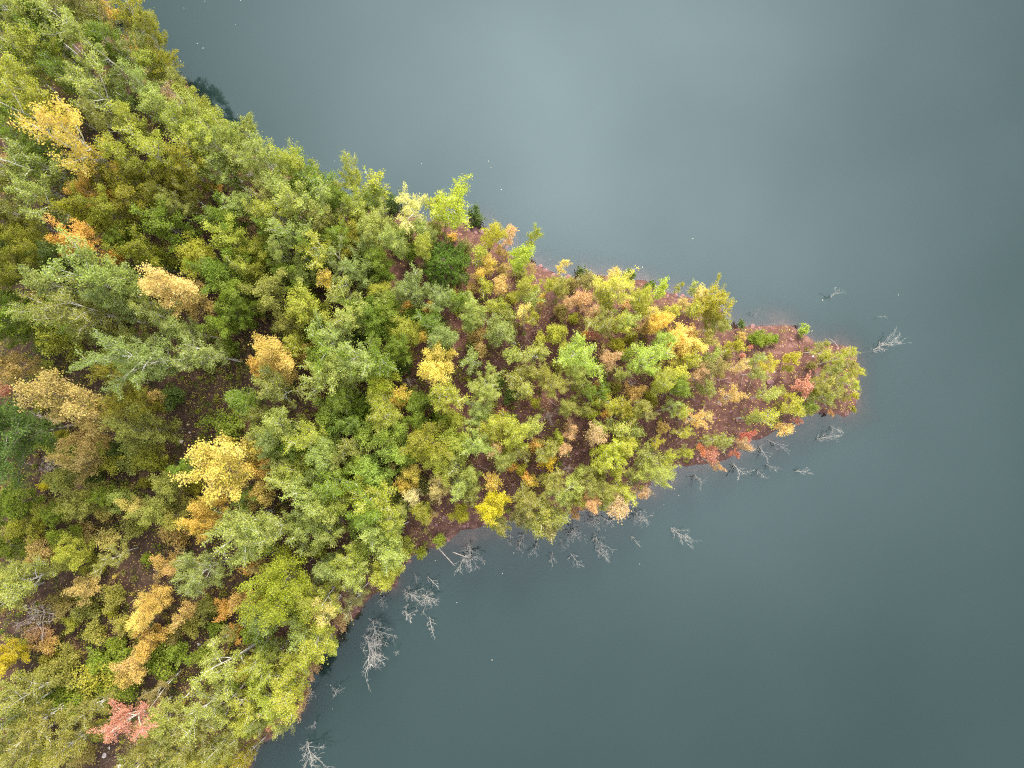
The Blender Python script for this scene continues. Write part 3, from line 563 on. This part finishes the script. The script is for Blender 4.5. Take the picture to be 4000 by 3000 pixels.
COL = {'LG': ((160, 172, 76), 'pale grey-green'), 'G': ((124, 146, 40), 'mid green'), 'YG': ((170, 176, 56), 'yellow-green'), 'OL': ((150, 154, 66), 'olive green'),
       'OG': ((146, 146, 38), 'olive-gold'), 'OY': ((174, 172, 42), 'gold-green'), 'OY2': ((146, 158, 34), 'olive-yellow'), 'OY3': ((190, 188, 70), 'bright yellow-green'), 'DG': ((98, 118, 48), 'dark green'), 'DB': ((84, 106, 40), 'dark blue-green'),
       'BG': ((144, 158, 76), 'silvery green'), 'BG2': ((182, 190, 50), 'bright yellow-green'), 'Y': ((222, 198, 78), 'golden yellow'), 'Y2': ((234, 212, 106), 'soft yellow'), 'CY': ((236, 212, 90), 'clear yellow'),
       'GY': ((214, 192, 82), 'deep gold'), 'BY': ((214, 200, 28), 'lemon yellow'), 'BY2': ((228, 200, 34), 'lemon yellow'), 'O': ((224, 184, 80), 'orange-gold'), 'T': ((198, 174, 96), 'tan-gold'), 'GT': ((208, 184, 88), 'amber'),
       'PT': ((232, 202, 112), 'peach-orange'), 'R': ((204, 144, 114), 'coral red'), 'R2': ((214, 138, 114), 'vivid coral red'), 'RO': ((220, 156, 100), 'orange-red'), 'P': ((196, 162, 108), 'pinkish tan'), 'PO': ((198, 174, 120), 'dusty tan'),
       'OB': ((146, 140, 74), 'brownish olive'), 'CR': ((228, 214, 146), 'cream'), 'LY': ((216, 206, 106), 'pale yellow'), 'LT': ((222, 184, 122), 'pale apricot'), 'LGG': ((160, 182, 68), 'fresh light green'),
       'GG': ((162, 178, 46), 'bright green'), 'PN': ((110, 142, 46), 'dark green'), 'N': ((150, 140, 130), 'grey')}
KIND = {'b': ('birch_tree', 'birch', 'tree'), 'w': ('white_limbed_birch', 'white-limbed birch', 'tree'), 'a': ('slender_aspen', 'slender aspen', 'tree'), 'm': ('maple_tree', 'maple', 'tree'),
        'o': ('broadleaf_tree', 'round-crowned tree', 'tree'), 'f': ('poplar_tree', 'spreading poplar', 'tree'), 's': ('shrub', 'shrub', 'shrub'), 'p': ('pine_tree', 'pine', 'tree'), 'x': ('bare_tree', 'leafless tree', 'tree')}
# landmarks: full label, and how other things refer to it
MARK = {'tallgold': ('tall gold-green birch jutting out over the lake at the upper left shore', 'the jutting gold-green birch'),
        'goldbirch': ('tall golden yellow birch alone among green birches, upper left', 'the tall golden birch'),
        'orangemaple': ('small vivid orange-gold maple with fingered crown, left of the middle', 'the vivid orange maple'),
        'peachmaple': ('big thin-leaved peach-orange maple with grey twigs showing', 'the big peach-orange maple'),
        'silverpoplar': ('widest silvery green poplar with feathery radiating limbs', 'the feathery silvery poplar'),
        'darktree': ('huge dark blue-green tree at the left edge of the photo', 'the huge dark tree'),
        'tanmaple': ('large tan-gold maple beside the huge dark blue-green tree', 'the large tan maple'),
        'goldmaple': ('largest deep gold maple, broad crown beside bare soil', 'the largest gold maple'),
        'baretree': ('leafless tree with pinkish twigs and white limbs near lower left edge', 'the leafless pinkish tree'),
        'yellowedge': ('bright lemon yellow maple cut by the left edge of the photo', 'the left-edge lemon maple'),
        'coralbirch': ('coral red birch with white limbs near the bottom left', 'the coral red birch'),
        'greypoplar': ('grey-green spreading poplar left of the big round olive-yellow tree', 'the grey-green poplar'),
        'brightshore': ('bright yellow-green birch standing on the upper shore left of bare red soil', 'the bright upper-shore birch'),
        'darkbush': ('dark green shrub on the upper shoreline ledge beside the bright yellow-green birch', 'the dark ledge shrub'),
        'pine': ('only pine, dark green with bristly whorled limbs, near the upper shore', 'the dark green pine'),
        'goldorange': ('large amber maple in the middle left of the wood', 'the large amber maple'),
        'clearyellow': ('clear yellow maple with upright twigs in the middle of the wood', 'the clear yellow maple'),
        'palepoplar': ('pale grey-green poplar with one white trunk near the middle', 'the pale white-trunked poplar'),
        'creamtree': ('small cream-coloured tree, the palest crown in the wood', 'the cream-coloured tree'),
        'lemontree': ('bright lemon yellow maple beside red soil on the lower shore', 'the lower-shore lemon maple'),
        'rounddome': ('big round olive-yellow tree with dense dome crown near the lower shore', 'the round olive-yellow tree'),
        'lightbirch': ('broad fresh light green birch in the middle of the point', 'the broad light green birch'),
        'yellowcluster': ('soft yellow maple at the heart of the yellow thicket on the point', 'the yellow thicket'),
        'greybush': ('grey leafless bush of radiating twigs in the middle of the point', 'the grey leafless bush'),
        'smallyellow': ('small round lemon yellow maple beside a dark red clearing', 'the small round yellow maple'),
        'coralpatch': ('coral red maple hanging over the lower shore of the point', 'the shore-side coral maple'),
        'talltip': ('tall gold-green birch leaning over the lake on the upper shore of the point', 'the tall lakeside birch'),
        'roundbush': ('small round fresh green bush alone on the tip\'s upper shore', 'the tip\'s round bush'),
        'coraltip': ('large coral red maple with white twigs at the tip of the point', 'the tip\'s coral maple'),
        'redbush': ('small vivid coral red maple at the water on the lower shore', 'the vivid red maple')}

# ------------------------------------------------------------------ planting
def crown_height(kind, r):
    return {'b': 3.2 + 3.0 * r, 'w': 3.2 + 2.8 * r, 'a': 3.2 + 3.2 * r, 'm': 2.4 + 1.9 * r, 'o': 3.8 + 1.7 * r, 'f': 4.6 + 1.5 * r,
            's': 0.55 + 1.15 * r, 'p': 6.4, 'd': 1.3 + 1.35 * r, 'x': 1.4 + 1.4 * r}[kind]
INFLATE = {'b': 1.24, 'w': 1.22, 'a': 1.2, 'm': 1.14, 'o': 1.16, 'f': 1.08, 's': 1.2, 'p': 1.0, 'd': 1.0, 'x': 1.0}
def copy_thing(proto, name, loc, quat, scale, color):
    root = bpy.data.objects.new(name, None); col.objects.link(root)
    root.empty_display_size = 0.3
    root.rotation_mode = 'QUATERNION'
    root.location = loc; root.rotation_quaternion = quat; root.scale = scale
    made = []
    for pname, me, par in proto['parts']:
        o = bpy.data.objects.new(pname, me); col.objects.link(o)
        o.parent = root if par is None else made[par]
        if pname == 'crown': o.color = color
        made.append(o)
    return root
entries = []
for (tx, ty), txt in TILES:
    for e in txt.replace('\n', '').split(';'):
        w = e.split()
        if len(w) < 5: continue
        x, y, r = float(w[0]), float(w[1]), float(w[2])
        entries.append(dict(px=tx + x * ZK, py=ty + y * ZK, r=r * ZK, kind=w[3], c=w[4], mark=w[5] if len(w) > 5 else None, tile=(tx, ty)))
keep = []
for e in entries:
    dup = False
    if not e['mark']:
        for k in keep:
            if k['tile'] != e['tile'] and math.hypot(k['px'] - e['px'], k['py'] - e['py']) < 0.62 * max(k['r'], e['r']):
                dup = True; break
    if not dup: keep.append(e)
entries = keep
for i, e in enumerate(entries):                # out on the point the stand is thin: many of the small birches are slender aspens
    if e['kind'] == 'b' and e['px'] > 1850 and e['r'] < 42 and not e['mark'] and i % 2: e['kind'] = 'a'
use = {}
def pick(kind, r):
    P = PROTO[kind]
    best = min(abs(math.log(p['r'] / r)) for p in P)
    P = [p for p in P if abs(math.log(p['r'] / r)) < best + 0.05]
    use[kind] = use.get(kind, 0) + 1
    return P[use[kind] % len(P)]
def stand(e, jit=0.0, shift=0.0):
    """Set a plant so that its crown sits at the wanted spot; the foot stays on land and the stem leans if it must."""
    kind = e['kind']
    east = min(max((e['px'] - 1500) / 900, 0), 1)
    low = min(max((e['py'] - 1700) / 500, 0), 1)
    r = e['r'] * 90.0 / 4000 * INFLATE[kind] * (1 - 0.1 * low * (e['px'] < 1100)) * (1.06 - 0.21 * east - 0.1 * min(max((e['px'] - 2550) / 300, 0), 1) - 0.12 * min(max((e['px'] - 3000) / 250, 0), 1))
    h = crown_height(kind, r) * random.uniform(0.92, 1.08) * (1.0 if kind in 'spx' else 1.14 + (0.24 - 0.34 * low) * min(max((1500 - e['px']) / 900, 0), 1))
    if e['mark'] in ('orangemaple', 'peachmaple', 'goldorange', 'clearyellow', 'coralbirch', 'creamtree', 'goldbirch', 'tanmaple', 'lemontree', 'silverpoplar'): h *= 1.28
    p = pick(kind, r)
    zfrac = p['cz'] / p['h']
    z = 1.0
    for _ in range(3):
        cx, cy = ground_at(e['px'], e['py'], max(z, 0) + h * zfrac)
        z = zg(cx, cy)
    r *= (H - z - h * zfrac) / H
    bx, by = cx + random.gauss(0, 0.06) * h * zfrac, cy + random.gauss(0, 0.06) * h * zfrac
    for _ in range(14):                       # feet on dry land
        if sd(bx, by) > 0.35: break
        gxx = sd(bx + 0.5, by) - sd(bx - 0.5, by); gyy = sd(bx, by + 0.5) - sd(bx, by - 0.5)
        L = math.hypot(gxx, gyy) + 1e-6
        bx += 0.22 * gxx / L; by += 0.22 * gyy / L
    bz = zg(bx, by)
    axis = Vector((cx - bx, cy - by, max(z, 0) + h * zfrac - bz))
    if axis.z < 0.4: axis.z = 0.4
    ax = axis.normalized()
    q = Vector((0, 0, 1)).rotation_difference(ax) @ Matrix.Rotation(random.uniform(0, 6.283), 4, 'Z').to_quaternion()
    s = r / p['r']; szz = h / p['h']
    c0 = lin(COL[e['c']][0])
    k = (0.70 + 0.09 * east) * random.uniform(0.9, 1.1); hj = random.uniform(-0.07, 0.07)
    if e['c'] not in ('DB', 'DG', 'PN'):        # autumn is further on in the lower left and out on the point
        hj += 0.09 * max(low * (e['px'] < 1000), min(max((e['px'] - 1750) / 300, 0), 1) * 0.8)
    color = (min(c0[0] * k * (1 + hj), 1), min(c0[1] * k, 1), c0[2] * k * (1 - hj), 1)
    return copy_thing(p, KIND[kind][0], (bx, by, bz), q, (s, s, szz), color)

# --- labels: every plant is told apart by colour, kind and its place next to a landmark
marks = [(e['mark'], e['px'], e['py']) for e in entries if e['mark']]
ORD = ['nearest', 'second nearest', 'third nearest', 'fourth nearest', 'fifth nearest', 'sixth nearest', 'seventh nearest', 'eighth nearest', 'ninth nearest', 'tenth nearest', 'eleventh nearest', 'twelfth nearest', 'thirteenth nearest', 'fourteenth nearest']
def sector(dx, dy):
    a = math.degrees(math.atan2(-dy, dx)) % 360
    return ['right of', 'to upper right of', 'above', 'to upper left of', 'left of', 'to lower left of', 'below', 'to lower right of'][int((a + 22.5) // 45) % 8]
def assign(items, word, maxk=10):
    groups = {}
    for it in items:
        m = min(marks, key=lambda q: math.hypot(q[1] - it['px'], q[2] - it['py']))
        d = math.hypot(m[1] - it['px'], m[2] - it['py'])
        groups.setdefault((word(it), sector(it['px'] - m[1], it['py'] - m[2]), m[0]), []).append((d, it))
    for (w, s, m), L in groups.items():
        L.sort(key=lambda q: q[0])
        for i, (d, it) in enumerate(L):
            if len(L) == 1: it['label'] = '%s %s %s' % (w, s, MARK[m][1])
            else: it['label'] = '%s %s %s %s' % (ORD[min(i, 13)], w, s, MARK[m][1])
plain = [e for e in entries if not e['mark']]
def word(e):
    k = KIND[e['kind']][1]
    if e['kind'] == 'x': return k
    return COL[e['c']][1] + ' ' + k
assign(plain, word)
GROUPS = {'b': 'birches of the wood', 'w': 'white-limbed birches', 'a': 'slender aspens', 'm': 'maples of the wood', 'o': 'round-crowned trees', 'f': 'spreading poplars', 's': 'low shrubs', 'x': 'leafless trees on land'}
for e in entries:
    o = stand(e)
    tag(o, MARK[e['mark']][0] if e['mark'] else e['label'], KIND[e['kind']][2], GROUPS.get(e['kind']))

# --- drowned dead trees
dead = []
for (tx, ty), txt in DEAD:
    for e in txt.split(';'):
        x, y, r, *ln = map(float, e.split())
        dead.append(dict(px=tx + x * ZK, py=ty + y * ZK, r=r * ZK, lean=ln))
assign(dead, lambda e: ('large' if e['r'] > 36 else 'small' if e['r'] < 22 else 'middling') + ' drowned bare tree')
for i, e in enumerate(dead):
    r = e['r'] * 90 / 4000 * 1.12; p = pick('d', r); h = crown_height('d', r)
    cx, cy = ground_at(e['px'], e['py'], 0.0 if e['lean'] else 0.35 * h)
    gxx = sd(cx + 0.7, cy) - sd(cx - 0.7, cy); gyy = sd(cx, cy + 0.7) - sd(cx, cy - 0.7); gl_ = math.hypot(gxx, gyy) + 1e-6
    lean = Vector((random.gauss(0, .22) - 0.3 * gxx / gl_, random.gauss(0, .22) - 0.3 * gyy / gl_, 1)).normalized()
    if e['lean']: lean = Vector((e['lean'][0], e['lean'][1], 1)).normalized(); r *= 0.7; h *= 0.8
    q = Vector((0, 0, 1)).rotation_difference(lean) @ Matrix.Rotation(random.uniform(0, 6.283), 4, 'Z').to_quaternion()
    s = r / p['r']
    o = copy_thing(p, 'dead_tree', (cx, cy, -0.28 - 0.1 * random.random()), q, (s, s, h / p['h']), (1, 1, 1, 1))
    tag(o, e['label'], 'dead tree', 'drowned trees along the shore')

# --- sunken logs
for (x0, y0, x1, y1), lab in (((1570, 85, 1730, 260), 'long thin sunken pole pointing away from the lower shore'), ((1700, 125, 1860, 178), 'thin pale stick floating near the large drowned tree')):
    a = ground_at(1000 + x0 * ZK, 2100 + y0 * ZK); b = ground_at(1000 + x1 * ZK, 2100 + y1 * ZK)
    g = Geo(); m_ = ((a[0] + b[0]) / 2 + .06, (a[1] + b[1]) / 2 - .05)
    g.tube([(a[0], a[1], -0.02), (m_[0], m_[1], 0.015), (b[0], b[1], -0.03)], [.045, .04, .02], 6)
    o = bpy.data.objects.new('sunken_pole', g.mesh('sunken_pole', M_DEADPINK)); col.objects.link(o)
    tag(o, lab, 'log')

# --- stones
def stone_mesh(seed, mat, flat):
    import bmesh
    r = np.random.default_rng(seed); bm = bmesh.new(); bmesh.ops.create_icosphere(bm, subdivisions=2, radius=0.5)
    pl = [(Vector(r.normal(size=3)).normalized(), r.uniform(.26, .42)) for _ in range(9)]
    for v in bm.verts:
        for n_, d_ in pl:
            k = v.co.dot(n_)
            if k > d_: v.co -= n_ * (k - d_) * 0.92
        v.co += Vector(r.normal(size=3)) * 0.012
        v.co.z *= flat
    me = bpy.data.meshes.new('stone'); bm.to_mesh(me); bm.free(); me.materials.append(mat)
    return me
SM = {'r': [stone_mesh(i, M_ROCK, .7) for i in range(5)], 'g': [stone_mesh(20 + i, M_PALEROCK, .6) for i in range(3)], 'k': [stone_mesh(30 + i, M_ROCK, .55) for i in range(2)]}
stones = []
for (tx, ty), txt in STONES:
    for e in txt.split(';'):
        x, y, r, k = e.split()
        stones.append(dict(px=tx + float(x) * ZK, py=ty + float(y) * ZK, r=float(r) * ZK, k=k))
n_extra = 0
while n_extra < 90:
    x, y = random.uniform(-20, 36), random.uniform(-22, 26)
    if not 0.05 < sd(x, y) < 0.45: continue
    v = Vector((x, y, zg(x, y) - H)); dz = v.dot(fwd)
    stones.append(dict(px=2000 + F * v.dot(right) / dz, py=1500 - F * v.dot(up) / dz, r=random.uniform(9, 26) * ZK, k='r', shore=True)); n_extra += 1
assign(stones, lambda e: {'r': 'shoreline red stone' if e.get('shore') else 'red stone on the soil', 'g': 'pale stone', 'k': 'dark red boulder'}[e['k']])
for i, e in enumerate(stones):
    s = e['r'] * 90 / 4000 * 1.5
    x, y = ground_at(e['px'], e['py'], 1.2); x, y = ground_at(e['px'], e['py'], zg(x, y))
    o = bpy.data.objects.new('boulder' if e['k'] == 'k' else 'stone', SM[e['k']][i % len(SM[e['k']])]); col.objects.link(o)
    o.location = (x, y, zg(x, y) + 0.08 * s); o.scale = (s * random.uniform(.8, 1.25), s * random.uniform(.7, 1.0), s * random.uniform(.7, 1))
    o.rotation_euler = (random.gauss(0, .25), random.gauss(0, .25), random.uniform(0, 6.28))
    tag(o, e['label'], 'stone', 'stones on the red soil')

# --- pale flecks afloat
fm = bpy.data.meshes.new('floating_leaf')
fm.from_pydata([(-.5, 0, 0), (-.15, -.32, .05), (.35, -.2, .02), (.55, .02, .07), (.2, .3, .03), (-.25, .26, .06), (0, 0, .0)], [], [(0, 1, 6), (1, 2, 6), (2, 3, 6), (3, 4, 6), (4, 5, 6), (5, 0, 6)])
fm.materials.append(M_FLECK)
for (tx, ty), txt in FLECKS:
    for e in txt.split(';'):
        x, y = map(float, e.split()); gx_, gy_ = ground_at(tx + x * ZK, ty + y * ZK)
        o = bpy.data.objects.new('floating_leaf', fm); col.objects.link(o)
        o.location = (gx_, gy_, 0.006); s = random.uniform(.05, .10); o.scale = (s, s, s); o.rotation_euler = (0, 0, random.uniform(0, 6.28))
        tag(o, 'tiny pale fleck of leaf floating on the open lake', 'leaf', 'pale flecks afloat on the lake')

# ------------------------------------------------------------------ ground cover (nobody could count it)
opens = [(ground_at(t[0] + x * ZK, t[1] + y * ZK, 1.2), r * ZK * 90 / 4000) for t, x, y, r in OPEN]
def open_at(x, y):
    return any((x - o[0][0]) ** 2 + (y - o[0][1]) ** 2 < o[1] ** 2 for o in opens)
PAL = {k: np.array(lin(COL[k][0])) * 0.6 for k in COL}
C, T, S = [], [], []
n_try = 0
while len(C) < 400000 and n_try < 28000:
    n_try += 1
    x, y = random.uniform(-58, 40), random.uniform(-44, 46)
    s = sd(x, y)
    if s < 0.3: continue
    west = min(max((4 - x) / 22, 0.0), 1.0)
    if random.random() > (0.3 if x > 17 else 0.55) + 0.45 * west: continue
    if open_at(x, y) and random.random() > 0.08: continue
    z = zg(x, y); n = int(random.uniform(14, 44)); rr = random.uniform(.15, .5); hh = random.uniform(.08, .3 + .5 * west)
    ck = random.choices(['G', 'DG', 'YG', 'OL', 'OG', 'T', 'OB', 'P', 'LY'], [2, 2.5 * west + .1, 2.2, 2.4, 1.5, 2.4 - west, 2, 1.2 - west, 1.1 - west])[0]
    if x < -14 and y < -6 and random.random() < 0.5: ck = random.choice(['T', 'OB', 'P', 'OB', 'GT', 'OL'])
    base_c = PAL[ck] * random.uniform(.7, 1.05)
    if random.random() < 0.35 + 0.25 * (1 - west): hh = random.uniform(.5, 1.5); rr *= 0.7; n = int(n * 1.3)
    for i in range(n):
        a, q = random.uniform(0, 6.283), rr * math.sqrt(random.random())
        C.append((x + q * math.cos(a), y + q * math.sin(a), z + hh * random.random() ** .7 + .03)); T.append(base_c * random.uniform(.8, 1.2)); S.append(random.uniform(.07, .12))
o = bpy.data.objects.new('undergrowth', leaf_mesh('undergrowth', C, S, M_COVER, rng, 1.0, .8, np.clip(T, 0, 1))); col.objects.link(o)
tag(o, 'low leafy undergrowth covering the ground between the trees', 'undergrowth', kind='stuff')
C, T, S = [], [], []
lit = [PAL['T'], PAL['Y'], PAL['P'], PAL['PT'], PAL['OB'], PAL['O'], PAL['LT'], np.array((.10, .05, .035)), np.array((.16, .09, .06))]
while len(C) < 52000:
    x, y = random.uniform(-58, 40), random.uniform(-44, 46)
    s = sd(x, y)
    if s < 0.15: continue
    if mnoise.noise(Vector((x * .35, y * .35, 3))) * 0.7 + .55 < random.random(): continue
    C.append((x, y, zg(x, y) + random.uniform(.015, .05))); T.append(random.choice(lit) * random.uniform(.65, 1.2)); S.append(random.uniform(.07, .12))
o = bpy.data.objects.new('fallen_leaves', leaf_mesh('fallen_leaves', C, S, M_LITTER, rng, 4.0, .8, np.clip(T, 0, 1))); col.objects.link(o)
tag(o, 'tan and yellow fallen leaves strewn over the red soil', 'leaf litter', kind='stuff')

# fallen twigs and thin dead stems lying about
g = Geo(); n_t = 0
while n_t < 700:
    x, y = random.uniform(-50, 36), random.uniform(-40, 40)
    if sd(x, y) < 0.1: continue
    a, L = random.uniform(0, 6.283), random.uniform(.3, 1.5); z0 = zg(x, y); x1, y1 = x + L * math.cos(a), y + L * math.sin(a)
    z1 = max(zg(x1, y1), 0) + random.uniform(.02, .35); rr = random.uniform(.008, .02)
    g.tube([(x, y, z0 + .02), ((x + x1) / 2 + random.gauss(0, .06), (y + y1) / 2 + random.gauss(0, .06), (z0 + z1) / 2 + .05), (x1, y1, z1)], [rr, rr * .8, rr * .4], 4); n_t += 1
o = bpy.data.objects.new('fallen_twigs', g.mesh('fallen_twigs', M_DEADPINK)); col.objects.link(o)
tag(o, 'thin grey fallen twigs scattered over the forest floor', 'twigs', kind='stuff')
